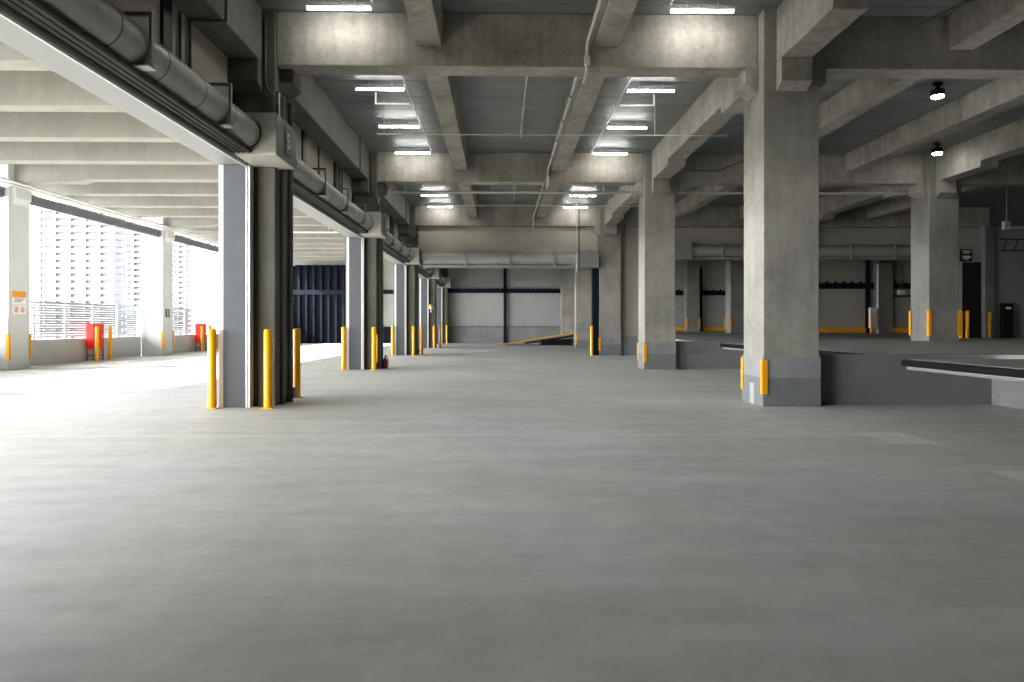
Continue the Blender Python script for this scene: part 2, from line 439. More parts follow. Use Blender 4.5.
def casing(t, front=True):
    """steel shutter casing fixed to the column's lane face; local to the column centre"""
    x0 = -5.34 - LX; yf = -HW - .21
    c = MB().box(-5.35 - LX, -4.925 - LX, yf, yf + .208, 0, 4.695).build('casing', M['casing'], t, .004)
    MB().box(-5.44 - LX, -5.352 - LX, yf + .01, yf + .208, 0, 4.695).build('jamb_strip', M['white'], t)
    for a, b in ((-4.92, -4.885), (-4.868, -4.835)):
        MB().box(a - LX, b - LX, yf - .005, yf + .208, 0, 4.695).build('guide_rail', M['rail'], t)
    MB().box(-4.884 - LX, -4.87 - LX, yf + .05, yf + .208, 0, 4.695).box(-4.834 - LX, -4.75 - LX, yf + .19, yf + .208, 0, 4.695).build('guide_slot_and_shade', M['black'], t)  # black strips: slot between the rails, and a painted shadow gap beside them
for k in range(1, 6):
    c = column('concrete_column', lwords[k], LX, F(k) + HW + .21, 0, 'rf' if k < 4 else '', [(1, -1)] if k in (2,) else [], (.25, 1.27), GR, plinth=0, m='conc_lane_shaded')
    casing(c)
for (sx, k, words_, gd) in ((SX, 2, 'concrete column rising from the dock, between door and shutters', [(-1, -1), (1, -1), (1, 1), (-1, 1)]),
                            (SX, 3, 'dock column half hidden behind the nearest bare column', [(1, -1), (-1, -1)]),
                            (16.28, 4, 'dock column seen through the shutter opening, in front of the low orange rail', [(-1, -1), (-1, 1)]),
                            (16.28, 5, 'farther dock column with orange guards standing against the back wall', [(-1, -1), (1, -1)]),
                            ):
    column('concrete_column', words_, sx, F(k) + HW - (.02 if k == 5 else 0), DOCK, 'lrf' if k < 4 else '', gd, (.2, 1.12), 'concrete columns standing on the dock', plinth=0, m='conc_dock')
t = thing('wall_pier', 'plain grey concrete pier against the far dock wall beside white control box', 'pier', (26.88, F(4) + 1.18, DOCK))
MB().box(-.6, .6, -.2, .2, 0, 6.7).build('shaft', M['conc_dock'], t, .015)
MB().box(-.3, .45, -.24, -.201, 4.9, 5.05).build('clamp_bar', M['pipe_dark'], t)
for k, words_ in ((1, 'pale outer column nearest the camera beside the fence'), (2, 'pale outer column carrying the yellow and white notice'), (3, 'pale outer column carrying a small dark sign'),
                  (4, 'pale outer column hidden mostly behind the front casing')):
    c = column('outer_column', words_, OX, F(k) + HW, 0, '', [(1, -1), (1, 1)], (.35, 1.25), 'outer columns along the fence', plinth=0, m='conc_white')
    MB().prism([(HW, 5.9), (HW + .16, 6.1), (HW + .16, 6.45), (HW, 6.45)], 'y', -.4, .4).build('corbel', M['conc_white'], c)
# notices on the outer columns
t = thing('warning_notice', 'yellow headed white notice on the outer column', 'sign', (OX + HW + .001, F(2) + .52, 2.32))
MB().box(0, .025, -.33, .33, 0, .25).build('notice_body', M['sign_white'], t)
MB().box(0, .03, -.33, .33, .251, .46).build('notice_header', M['guard'], t)
g = MB()
for z in (.19, .14, .09): g.box(.0255, .027, -.26, .24 - (.19 - z) * 1.5, z, z + .02)
g.build('text_line', M['casing'], t)
t = thing('prohibition_notice', 'small white notice with two red ring symbols below the yellow one', 'sign', (OX + HW + .001, F(2) + .52, 1.98))
MB().box(0, .02, -.33, .33, 0, .31).build('notice_body', M['sign_white'], t)
for yy in (-.16, .16):
    g = MB(); n = 24
    v = []
    for r in (.08, .105):
        for xq in (.021, .024):
            v += [(xq, yy + r * math.cos(2 * PI * i / n), .155 + r * math.sin(2 * PI * i / n)) for i in range(n)]
    f = []
    for i in range(n):
        j = (i + 1) % n
        f += [(i, j, n + j, n + i), (2 * n + i, 3 * n + i, 3 * n + j, 2 * n + j), (n + i, n + j, 3 * n + j, 3 * n + i), (i, 2 * n + i, 2 * n + j, j)]
    g.add(v, f)
    g.prism([(yy - .07, .095), (yy - .055, .08), (yy + .07, .215), (yy + .055, .23)], 'x', .021, .024)
    g.build('ring_symbol', M['red'], t)
    MB().prism([(yy - .04, .10), (yy + .04, .10), (yy + .015, .18), (yy, .22), (yy - .015, .18)], 'x', .0205, .0215).build('pictogram', M['sign_dark'], t)
t = thing('column_sign', 'small dark sign with white mark on the pale outer column', 'sign', (OX + HW + .001, F(3) + .45, 1.98))
MB().box(0, .03, -.2, .2, 0, .42).build('sign_plate', M['sign_dark'], t)
MB().box(.031, .034, -.03, .03, .08, .26).box(.031, .034, -.05, .05, .28, .35).build('sign_mark', M['letter'], t)

# ------------------------------------------------------------------ beams
BW = .265
def cross_beam(x0, x1, k, label):
    yc = F(k) + HW
    o = MB().box(x0, x1, yc - BW, yc + BW, SOF, DECK - .004).build('cross_beam', M['conc_beam'], None, .02)
    # origin to the beam's own place
    return tag(o, label, 'beam', 'broad concrete cross beams between columns', 'thing')
rown = {1: 'nearest', 2: 'second', 3: 'third'}
aisle = {'c': (LX + HW + .002, RX - HW - .002, 'over the central aisle'), 'd': (RX + HW + .002, SX - HW - .002, 'over the dock edge right of the bare columns'),
         'e': (SX + HW + .002, TX - .6, 'over the dock beyond the dock columns')}
for k in (1, 2, 3):
    for key, (x0, x1, w) in aisle.items():
        if key == 'e' and k == 1: continue
        cross_beam(x0, x1, k, 'broad concrete cross beam %s, %s row' % (w, rown[k]))
def joist(x, k, label, last=False):
    y0, y1 = F(k) + HW + BW + .002, F(k + 1) + HW - BW - .002
    if k == 0: y0 = F(0) + .8
    g = MB().prism([(x - .22, 7.13), (x + .28, 7.13), (x + .31, DECK - .004), (x - .25, DECK - .004)], 'y', y0, y1)
    tag(g.build('roof_joist', M['conc_beam'], None, .018), label, 'beam', 'slender concrete joists under the roof deck', 'thing')
between = {0: 'in front of the nearest cross beam', 1: 'between the nearest and second cross beams', 2: 'between the second and third cross beams'}
for k in (0, 1, 2):
    joist(LX + 3.53, k, 'slender concrete joist nearer the truck lane, %s' % between[k])
    joist(LX + 7.06, k, 'slender concrete joist beside the sprinkler pipe, %s' % between[k])
    joist(RX + 3.53, k, 'dim concrete joist over the dock edge, %s' % between[k])
    if k: joist(RX + 7.06, k, 'dim concrete joist above the round dock lamps, %s' % between[k])
joist(SX + 3.53, 2, 'dark concrete joist over the dock room, beyond the dock column')
def girder(x, k, haunch, label, y0=None):
    a, b = (F(k) + 2 * HW + .004 if y0 is None else y0), F(k + 1) - .004
    if x == LX: a += .21; b += .21
    lo, hi = SOF + .02, SOF + .22
    if haunch:
        prof = [(a, DECK - .004), (a, lo), (a + 2.25, lo), (a + 2.3, hi), (b - 2.3, hi), (b - 2.25, lo), (b, lo), (b, DECK - .004)]
        if y0 is not None: prof = [(a, DECK - .004), (a, hi), (b - 2.3, hi), (b - 2.25, lo), (b, lo), (b, DECK - .004)]
    else:
        prof = [(a, DECK - .004), (a, lo), (b, lo), (b, DECK - .004)]
    g = MB().prism(prof, 'x', x - .3, x + .3)
    tag(g.build('girder', M['girder_lane_shaded' if x == LX else 'conc_beam'], None, .018), label, 'beam', 'deep concrete girders running along the columns', 'thing')
bt = {0: 'reaching the nearest column from the camera side', 1: 'from the nearest to the second column', 2: 'from the second to the third column'}
for k in (0, 1, 2):
    girder(RX, k, True, 'deep stepped concrete girder on the bare columns, %s' % bt[k], F(0) + .9 if k == 0 else None)
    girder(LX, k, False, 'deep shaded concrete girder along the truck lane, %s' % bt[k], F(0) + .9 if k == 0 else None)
    if k: girder(SX, k, True, 'deep stepped concrete girder on the dock columns, %s' % bt[k])

# truck lane roof ribs
i = 0
yy = F(1) + HW - 2.75 * 1
while yy < EXT1 - 1.4:
    isrow = abs((yy - F(1) - HW) / 11 - round((yy - F(1) - HW) / 11)) < .01
    lo, w = 6.78, .24 if not isrow else .27
    x0, x1 = -18.7, -5.80
    row_k = round((yy - F(1) - HW) / 11) + 1
    if isrow: x0 = -17.26
    prof = [(x0, DECK - .004), (x0, lo - (.09 if isrow else 0)), (-15.0, lo - (.09 if isrow else 0)), (-14.7, lo), (x1, lo), (x1, DECK - .004)]
    o = MB().prism(prof, 'y', yy - w, yy + w).build('lane_rib', M['conc_out'], None, .02)
    tag(o, 'pale concrete rib under the truck lane roof, %s from the camera' % ORD[i], 'beam', 'pale ribs under the truck lane roof', 'thing')
    i += 1; yy += 2.75

# ------------------------------------------------------------------ shutters along the lane
def shutter(y0, y1, label):
    t = thing('roller_shutter', label, 'shutter', (-4.65, y0, 5.10), 'rolled up shutters over the lane openings')
    L = y1 - y0; r = .275
    MB().tube((0, 0, 0), (0, L, 0), r, 40).build('shutter_roll', M['roll'], t)
    n = 8
    for q in range(1, n): MB().tube((0, L * q / n - .008, 0), (0, L * q / n + .008, 0), r + .003, 40).build('roll_band', M['trough'], t)
    MB().tube((0, L - .03, 0), (0, L - .002, 0), r + .02, 40).build('end_ring', M['trough'], t)
    tr = MB()
    tr.box(-.25, .12, 0, L, -.35, -.30)
    for q in range(4): tr.box(-.245 + q * .1, -.20 + q * .1, 0, L, -.362, -.35)
    tr.build('shutter_trough', M['trough'], t)
    for off in (1.45, 3.95, 6.45, 8.95):
        yb = L - off
        if yb < .3: continue
        b = MB()
        b.box(-.16, .32, yb - .09, yb + .09, -.299, -.278)
        b.box(.285, .32, yb - .03, yb + .03, -.278, .36)
        b.box(-.595, .32, yb - .03, yb + .03, .36, .40)
        b.prism([(.284, -.277), (.284, -.06), (.12, -.277)], 'y', yb - .014, yb + .014)
        b.build('bracket', M['bracket'], t)
        MB().tube((-.56, yb + .12, .05), (-.56, yb + .12, 1.6), .025, 8).build('wall_conduit', M['pipe_dark'], t)
    return t
sw = ['nearest rolled up steel shutter, running overhead to the number 5 box', 'rolled up shutter between the number 5 box and the second box',
      'rolled up shutter between the second box and the header wall', 'rolled up shutter in the dim bay just beyond the header wall', 'rolled up shutter in the bay touching the back wall']
for k in range(0, 5):
    shutter(F(k) + 1.5 if k else 3.45, F(k + 1) - .745, sw[k])
def housing(x, k, label, num=None):
    """steel end box wrapped round the front and aisle side of a lane column"""
    y0 = F(k) - .74
    t = thing('shutter_housing', label, 'housing', (LX, y0, 4.70), 'beige shutter end boxes on the lane columns')
    x0, x1 = -4.83 - LX, -4.09 - LX
    d = F(k) + .21 - y0 - .003
    MB().prism([(x0, 0), (x1, 0), (x1, d + .22), (HW + .004, d + .22), (HW + .004, d), (x0, d)], 'z', 0.0, .78).build('housing_body', M['housing'], t, .006)
    MB().box(x1 + .001, x1 + .012, .01, d + .21, .01, .77).build('cover_plate', M['side_plate'], t)
    p = MB().box(x1 + .013, x1 + .024, .48, .82, .15, .66).build('number_plate', M['sign_dark'], t)
    if num: text(num, .42, M['letter'], 'numeral', p, (x1 + .026, .65, .405), (PI / 2, 0, PI / 2))
    return t
hw = {1: 'beige shutter end box with white number 5 on its side', 2: 'beige shutter end box on the column with the extinguisher', 3: 'beige shutter end box at the left end of the header wall',
      4: 'small dim shutter end box beyond the header wall', 5: 'dimmest shutter end box beside the back wall'}
for k in range(1, 6): housing(LX, k, hw[k], '5' if k == 1 else None)

# shutters on the row-three wall
def wall_shutter(x0, x1, z, boxes, label, r=.3):
    t = thing('wall_shutter', label, 'shutter', (x0, Y3 - .42, z))
    L = x1 - x0
    MB().tube((.0, 0, 0), (L, 0, 0), r, 28).build('shutter_roll', M['roll'], t)
    MB().box(0, L, -.2, .28, -r - .14, -r - .02).build('shutter_trough', M['bracket'], t)
    q = 2.2 if z < 5.2 else 1.6
    while q < L - .5:
        b = MB().box(q - .04, q + .04, -r - .07, -r, -r - .12, r + .06).box(q - .06, q + .06, -r - .05, .38, r + .0, r + .05).prism([(-r - .08, -r - .12), (-r, -r - .12), (-r, -r + .12)], 'x', q - .05, q + .05)
        b.build('bracket', M['bracket'], t); q += 2.28
    for a, b_ in boxes:
        MB().box(a, b_, -.40, .38, -r - .14, r + .12).build('end_box', M['casing'] if False else M['bracket'], t, .006)
    return t
wall_shutter(-3.96, RX - HW - 1.12, 4.98, [(8.03, 9.03)], 'wide rolled up shutter below the central header wall', .31)
wall_shutter(9.9, SX - HW - .02, 5.42, [(-.9, -.01)], 'rolled up shutter over the first dock opening with square end box', .31)
wall_shutter(SX + HW + .05, TX - HW - .02, 5.42, [], 'rolled up shutter over the far dock opening behind dock column', .31)

# ------------------------------------------------------------------ lamps
def batten(x, y, label, flip):
    t = thing('batten_lamp', label, 'lamp', (x, y, 7.62), 'strip lamps under the roof deck')
    h = MB().box(-.61, .61, -.045, .045, 0.012, .05).build('lamp_body', M['lamp_body'], t)
    MB().box(-.60, .60, -.035, .035, -.022, .010).build('tube', M['lamp'], t)
    s = -1 if flip else 1
    for q in (-.3, .3): MB().tube((q, 0, .05), (q, 0, DECK - 7.622), .008, 6).build('hanger', M['pipe'], t)
    MB().path([(s * .1, -.08, .06), (s * .1, -.08, -.03), (s * .62, -.08, -.03), (s * .62, -.08, .06)], .011, 6).build('wire_guard', M['pipe'], t)
    return t
ly = [13.03, 17.5, 20.8, 24.0, 28.6, 31.9, 35.02]
lw = ['in front of the nearest cross beam', 'just beyond the nearest cross beam', 'midway between nearest and second cross beams', 'in front of the second cross beam',
      'just beyond the second cross beam', 'midway between second and third cross beams', 'in front of the third cross beam']
for yv, w in zip(ly, lw):
    batten(-3.06, yv, 'lit strip lamp, lane side, %s' % w, False)
    batten(3.88, yv, 'lit strip lamp, dock side, %s' % w, True)
def pendant(x, y, z, label):
    t = thing('pendant_lamp', label, 'lamp', (x, y, z), 'round lamps over the dock')
    MB().lathe([(.0, .26), (.05, .26), (.06, .2), (.16, .16), (.17, .0), (.15, -.0)], n=24).build('lamp_body', M['black'], t)
    MB().lathe([(.15, .0), (.13, -.035), (.06, -.055), (0.001, -.06)], n=24).build('lens', M['lamp_round'], t)
    MB().tube((.0, 0, .26), (0, 0, DECK - z - .003), .018, 8).build('stem', M['black'], t)
    MB().box(-.12, .12, -.02, .02, .27, .36).build('mount_plate', M['black'], t)
pendant(11.15, 17.2, 7.42, 'round lit lamp hanging above the dock edge, nearer one')
pendant(23.5, 17.2, 7.4, 'added round lit lamp out of view over the dock room, past the dock columns')  # out of view, added to brighten the dock room wall
pendant(23.5, 24.2, 7.4, 'added round lit lamp out of view, close before the dock room wall')  # second unseen lamp, added for the same wall
pendant(14.7, 22.7, 7.36, 'round lit lamp hanging beside the dock column top')

# ------------------------------------------------------------------ pipes and conduits
def pipe(name, pts, r, m, label, cat='pipe', group=None, extra=None, n=12):
    t = thing(name, label, cat, pts[0], group)
    o = Vector(pts[0])
    MB().path([Vector(p) - o for p in pts], r, n).build('tube', M[m], t)
    if extra:
        for nm, mm, mb in extra:
            for vv in range(len(mb.v)): mb.v[vv] = tuple(Vector(mb.v[vv]) - o)
            mb.build(nm, M[mm], t)
    return t
# long sprinkler main dipping below each cross beam
pts = [(1.72, 3.0, 7.16)]
for k in (1, 2, 3):
    a, b = F(k) + HW - BW, F(k) + HW + BW
    if k < 3: pts += [(1.72, a - .22, 7.16), (1.72, a - .1, 7.1), (1.72, a - .08, 6.7), (1.72, a + .02, 6.62), (1.72, b - .02, 6.62), (1.72, b + .08, 6.7), (1.72, b + .1, 7.1), (1.72, b + .22, 7.16)]
    else: pts += [(1.72, a - .22, 7.16), (1.72, a - .1, 7.1), (1.72, a - .08, 6.6), (1.72, a + .02, 6.5), (1.72, Y3 - .003, 6.5)]
ex = []
for k in (1, 2):
    for q in (HW - BW - .09, HW + BW + .09): ex.append(('coupling', 'pipe', MB().tube((1.72, F(k) + q, 6.74), (1.72, F(k) + q, 6.92), .062, 12)))
for yv in (16.5, 18.5, 20.5, 22.5, 27.5, 30.5, 33): ex.append(('hanger', 'bracket', MB().tube((1.72, yv - .03, 7.16), (1.72, yv + .03, 7.16), .06, 12).box(1.71, 1.73, yv - .015, yv + .015, 7.16, 7.79)))
pipe('sprinkler_main', pts, .032, 'pipe', 'long steel pipe running down the aisle and dipping under each cross beam', 'pipe', None, ex)
for a, b, nm in ((14.6, 23.9, 'nearest and second'), (25.7, 34.9, 'second and third')):
    ex = []
    for yv in (a + 1.2, a + 3.4, a + 5.6): ex.append(('sprinkler_head', 'pipe', MB().tube((.65, yv, 7.38), (.65, yv, 7.6), .018, 8).tube((.65, yv, 7.36), (.65, yv, 7.38), .04, 10)))
    for yv in (a + 2.3, a + 6.5): ex.append(('hanger', 'pipe', MB().tube((.65, yv, 7.6), (.65, yv, 7.795), .008, 6)))
    pipe('sprinkler_branch', [(.65, a, 7.6), (.65, b - 2, 7.6)], .022, 'pipe', 'thin sprinkler branch at mid deck between %s cross beams' % nm, 'pipe', 'sprinkler branches', ex)
for x, sd in ((-2.37, 'lane'), (3.19, 'dock')):
    for a, b, nm in ((5.0, 12.75, 'in front of the nearest beam'), (14.3, 24.0, 'between nearest and second beams'), (25.5, 34.6, 'between second and third beams')):
        ex = [('hanger', 'pipe', MB().tube((x, yv, 7.6), (x, yv, 7.795), .008, 6)) for yv in (a + 1, (a + b) / 2, b - .6)]
        pipe('lamp_conduit', [(x, a, 7.62), (x, b, 7.62)], .024, 'pipe', 'conduit along the strip lamps on the %s side, %s' % (sd, nm), 'conduit', 'lamp conduits under the deck', ex)
    for yv, nm in ((18.3, 'nearer'), (29.5, 'farther')):
        s = 1 if x > 0 else -1
        pipe('lamp_bracket', [(x + .03 * s, yv, 7.5), (x + .95 * s, yv, 7.5), (x + .95 * s, yv, 7.796)], .03, 'lamp_body', 'white elbow bracket beside the lamp conduit on the %s side, %s one' % (sd, nm), 'bracket', 'white elbow brackets')
pipe('cross_pipe', [(-3.4, 18.9, 6.86), (6.3, 18.9, 6.86), (6.3, 18.9, 6.93)], .022, 'pipe', 'thin pipe crossing the aisle below the joists, nearest the camera', 'pipe', 'pipes crossing the aisle',
     [('hanger', 'pipe', MB().tube((q, 18.9, 6.86), (q, 18.9, 7.797), .009, 6)) for q in (-3.2, .6, 4.3)])
pipe('cross_pipe', [(-4.1, 25.7, 6.58), (15.6, 25.7, 6.58)], .05, 'pipe', 'thick white pipe crossing just behind the second cross beam', 'pipe', 'pipes crossing the aisle',
     [('pipe_fitting', 'lamp_body', MB().tube((q, 25.7, 6.58), (q, 25.7, 6.82), .04, 10)) for q in (-3.55, 3.9)] + [('hanger', 'pipe', MB().tube((q, 25.7, 6.6), (q, 25.7, 7.797), .012, 6)) for q in (-.3, 8.2, 11.5)])
pipe('cross_pipe', [(-2.3, 30.4, 6.9), (6.4, 30.4, 6.9)], .022, 'pipe', 'thin pipe crossing the aisle behind the second beam, farthest one', 'pipe', 'pipes crossing the aisle',
     [('hanger', 'pipe', MB().tube((q, 30.4, 6.9), (q, 30.4, 7.797), .009, 6)) for q in (.6, 4.9)])
for dx, nm in ((0, 'nearer the lane'), (.14, 'nearer the dock')):
    pipe('drop_conduit', [(3.92 + dx, Y3 - .86, 7.796), (3.92 + dx, Y3 - .86, 4.3)], .03, 'pipe_dark' if dx else 'pipe', 'vertical conduit dropping past the header wall, %s' % nm, 'conduit', 'vertical conduits before the header wall')
# conduits around the lane columns
for k in range(1, 4):
    yb = F(k) + .21
    nm = {1: 'front', 2: 'second', 3: 'third'}[k]
    xs = LX + HW
    pipe('drain_pipe', [(xs + .05, yb + .34, 0), (xs + .05, yb + .34, 6.2)], .045, 'pipe_green', 'slim greenish pipe up the aisle face of the %s lane column' % nm, 'pipe', 'pipes on the lane columns')
    pipe('floor_outlet_pipe', [(xs + .06, yb + .8, 0), (xs + .06, yb + .8, 6.2)], .05, 'pipe_green', 'pipe with square foot box on the aisle face of the %s lane column' % nm, 'pipe', 'pipes on the lane columns',
         [('foot_box', 'pipe_green', MB().box(xs + .005, xs + .15, yb + .7, yb + .92, .08, .30))])
    if k < 3:
        ex = []
        for q, (dx, dyy) in enumerate(((.03, .24), (.03, .34), (.03, .42))):
            pipe('riser_conduit', [(xs + dx, yb + dyy - .2, 5.49), (xs + dx, yb + dyy - .2, 6.2)], .022, 'pipe_dark' if q != 1 else 'pipe', 'riser conduit above the end box of the %s lane column, %s of three' % (nm, ORD[q]), 'conduit', 'riser conduits above the end boxes')
    pipe('hanging_cable', [(xs - .10, yb - .05, 7.6), (xs - .10, yb - .05, 6.5), (xs - .06, yb - .07, 6.25), (xs + .05, yb - .06, 6.12), (xs + .16, yb - .04, 6.0), (xs + .19, yb - .02, 5.85), (xs + .19, yb - .02, 5.66)] if False else
         [(xs - .18, yb - .03, 7.6), (xs - .18, yb - .03, 6.35), (xs - .1, yb - .05, 6.15), (xs + .0, yb - .06, 6.08), (xs + .07, yb - .06, 5.9), (xs + .07, yb - .06, 5.485)],
         .022, 'pipe_dark', 'dark cable curving down to the end box of the %s lane column' % nm, 'cable', 'cables curving to the end boxes')
for k in range(0, 3):
    yv = F(k + 1) - 1.75
    nm = {0: 'nearest', 1: 'second', 2: 'third'}[k]
    pipe('girder_conduit', [(-4.60, yv, DECK - .02), (-4.60, yv, 6.70), (-5.2, yv, 6.70), (-5.2, yv, 5.75)], .03, 'pipe_dark', 'dark conduit wrapping down the lane girder above the %s shutter' % nm, 'conduit', 'conduits on the lane girders')
pipe('lane_pipe', [(-17.14, -4, 6.625), (-17.14, EXT1 - 1.2, 6.625)], .055, 'white', 'upper white pipe running along the outer columns', 'pipe', 'white pipes along the outer columns')
pipe('lane_pipe', [(-17.14, -4, 6.51), (-17.14, EXT1 - 1.2, 6.51)], .04, 'white', 'lower slimmer white pipe running along the outer columns', 'pipe', 'white pipes along the outer columns')
pipe('lane_cross_pipe', [(-12.2, 36.8, 6.55), (-8.2, 36.8, 6.55)], .05, 'white', 'white pipe crossing under the lane ribs behind the front casing', 'pipe', None,
     [('hanger', 'pipe', MB().tube((-9.2, 36.8, 6.55), (-9.2, 36.8, 7.797), .02, 6))])
# conduits under dock roof
pipe('dock_conduit', [(6.6, 23.6, 6.95), (7.6, 23.6, 6.95), (8.4, 21.8, 7.1), (8.4, 21.8, 7.796)], .025, 'pipe_dark', 'dark conduit slanting under the dock roof beside the second bare column', 'conduit')
pipe('dock_conduit', [(8.0, 12.9, 7.35), (8.6, 11.5, 7.35), (8.6, 11.5, 7.796)], .03, 'pipe_dark', 'short dark conduit under the dock roof near the first beam', 'conduit')
pipe('room_pipe', [(22.2, 29.4, 5.85), (28, 29.4, 5.85)], .06, 'pipe', 'pale pipe running above the dock room wall', 'pipe', None, [('pipe_fitting', 'lamp_body', MB().box(21.95, 22.2, 29.3, 29.5, 5.75, 6.1)), ('hanger', 'pipe', MB().tube((22.1, 29.4, 6.1), (22.1, 29.4, 7.797), .02, 6).tube((24, 29.4, 5.9), (24, 29.4, 7.797), .012, 6))])
t = thing('cable_ladder', 'dark cable ladder rising along the dock room wall', 'cable tray', (22.2, 29.9, 4.85))
MB().box(0, 6, -.02, .02, 0, .06).box(0, 6, -.02, .02, .5, .56).build('side_rail', M['pipe_dark'], t)
for q in range(12): MB().prism([(.1 + q * .5, .06), (.15 + q * .5, .06), (.3 + q * .5, .5), (.25 + q * .5, .5)], 'y', -.015, .015).build('rung', M['pipe_dark'], t)

# ------------------------------------------------------------------ bollards
bol = thing('bollard', '', 'bollard', (0, 0, 0))
MB().lathe([(.0, 1.52), (.05, 1.52), (.078, 1.49), (.078, .02), (.078, 0.0)], n=24).build('post', M['yellow'], bol)
MB().box(-.105, .105, -.105, .105, 0, .018).build('base_plate', M['yellow'], bol)
first = [True]
def bollard(x, y, label, group, z=0, sc=1.0):
    o = bol if first[0] else copy_tree(bol)
    first[0] = False
    o.location = (x, y, z); o['label'] = label; o['group'] = group; o.scale = (1, 1, sc)
    return o
gl = 'yellow bollards around the lane columns'
cn = {1: 'the front lane column', 2: 'the lane column with the extinguisher', 3: 'the lane column under the header wall', 4: 'the lane column beyond the header wall', 5: 'the last lane column'}
for k in range(1, 6):
    bollard(-5.51, F(k) - .115, 'yellow bollard at the lane corner of %s' % cn[k], gl)
    bollard(-4.45, F(k) - .115, 'yellow bollard at the aisle corner of %s' % cn[k], gl)
    if k not in (2, 5): bollard(-4.18 if k > 1 else -4.45, F(k) + (1.75 if k == 1 else 1.4), 'yellow bollard behind the aisle side of %s' % cn[k], gl)
    if k == 1: bollard(-5.6, F(k) + 1.8, 'yellow bollard half hidden behind the lane side of %s' % cn[k], gl)
bollard(4.72, F(3) - .2, 'yellow bollard standing alone where the central shutter opening meets bare column', 'lone aisle bollard')
go = 'yellow bollards along the fence'
bollard(-17.7, 30.3, 'yellow bollard in front of the nearer red cabinet', go)
bollard(-17.75, 31.4, 'yellow bollard just beyond the nearer red cabinet', go)
bollard(-17.75, 41.0, 'yellow bollard in front of the farther red cabinet', go)
bollard(-17.75, 42.1, 'yellow bollard just beyond the farther red cabinet', go)
gd = 'yellow bollards on the dock'
bollard(20.22, 29.6, 'dim yellow bollard left of the tall black door', gd, DOCK, .8)
bollard(20.50, 29.6, 'dim yellow bollard before the tall black door', gd, DOCK, .8)

# red cabinets at the parapet
def red_cabinet(y, label):
    t = thing('hose_cabinet', label, 'cabinet', (-18.05, y, 0), 'red cabinets by the fence')
    MB().box(-.2, .12, -.32, .5, .5, 1.62).build('cabinet_body', M['red'], t, .02)
    MB().box(.121, .135, -.28, .46, .54, 1.58).build('cabinet_door', M['red'], t, .006)
    MB().box(.136, .16, .3, .34, .98, 1.12).build('handle', M['rail'], t)
    for sx in (-.17, .09):
        for sy in (-.28, .46): MB().box(sx - .02, sx + .02, sy - .02, sy + .02, 0, .5).build('leg', M['pipe_dark'], t)
    MB().box(-.17, .09, -.28, .46, .2, .24).prism([(-.26, .0), (-.22, .0), (.44, .48), (.40, .48)], 'x', .07, .1).build('brace', M['pipe_dark'], t)
    return t
red_cabinet(30.75, 'red cabinet on legs by the fence, nearer the camera')
red_cabinet(41.5, 'red cabinet on legs by the fence, farther and smaller in view')
# fire extinguisher
t = ext = thing('fire_extinguisher', 'dark red fire extinguisher on the floor beside the second lane column', 'extinguisher', (-4.2, F(2) + .74, 0))
MB().lathe([(.001, 0), (.11, 0), (.12, .02), (.12, .28), (.1, .35), (.04, .39), (.035, .42), (.001, .42)], n=20).build('cylinder_body', M['red_dark'], t)
MB().tube((0, 0, .42), (0, 0, .5), .022, 10).box(-.02, .1, -.012, .012, .46, .48).box(-.02, .1, -.012, .012, .5, .515).build('valve_handle', M['black'], t)
MB().path([(0.02, 0, .45), (.12, 0, .42), (.15, 0, .3), (.14, 0, .1)], .012, 8).build('hose', M['black'], t)
MB().lathe([(.13, 0), (.13, .02), (.12, .03)], n=20).build('foot_ring', M['red_dark'], t)
ext.scale = (.85, .85, .95)

# ------------------------------------------------------------------ fence panels and roller screens between outer columns
def fence(y0, y1, label):
    t = thing('louvre_fence', label, 'fence', (-18.5, y0, 1.0), 'slatted fence panels on the parapet')
    L = y1 - y0
    n = max(2, round(L / 2.0))
    for q in range(n + 1):
        yq = min(max(L * q / n, .05), L - .05)
        MB().box(-.05, .05, yq - .05, yq + .05, 0, 1.55).build('post', M['white'], t)
    z = .08; s = MB()
    while z < 1.5:
        s.prism([(-.012, z), (.012, z), (.016, z + .075), (-.008, z + .075)], 'y', .01, L - .01); z += .105
    s.build('slats', M['fence'], t)
    MB().box(-.035, .035, .01, L - .01, 1.5, 1.54).build('top_rail', M['fence'], t)
for k in range(0, 5):
    y0 = F(k) + 1.13 if k else 3.0
    fence(y0, F(k + 1) - .03, 'slatted pale fence on the parapet, %s bay from the camera' % ORD[k])
for k in range(0, 5):
    y0 = F(k) + 1.12 if k else 3.0
    t = thing('screen_box', 'dark grey roller screen box over the fence, %s bay from the camera' % ORD[k], 'screen', (-17.47, y0, 6.08), 'roller screen boxes over the fence')
    L = F(k + 1) - .04 - y0
    MB().box(-.16, .12, 0, L, 0.03, .34).build('box_body', M['roller_grey'], t, .02)
    MB().box(-.08, .06, .02, L - .02, -.02, .028).build('bottom_bar', M['casing'], t)

# ------------------------------------------------------------------ dock edges, ramp, rails, small dock things
def bumper(p0, p1, label):
    p0, p1 = Vector(p0), Vector(p1)
    d = (p1 - p0); L = d.length; ang = math.atan2(d.y, d.x)
    t = thing('dock_bumper', label, 'bumper', (p0.x, p0.y, 0), 'black rubber edges of the dock', rz=ang)
    MB().tube((0, .07, DOCK - .06), (L, .07, DOCK - .06), .06, 16).build('rubber_edge', M['rubber'], t)
    MB().box(0.12, L, .0005, .03, DOCK - .176, DOCK - .14).build('steel_strip', M['strip'], t)
bumper((7.12, 11.8), (7.3, -6), 'black rubber dock edge in front of the pit, nearer the camera') if False else None
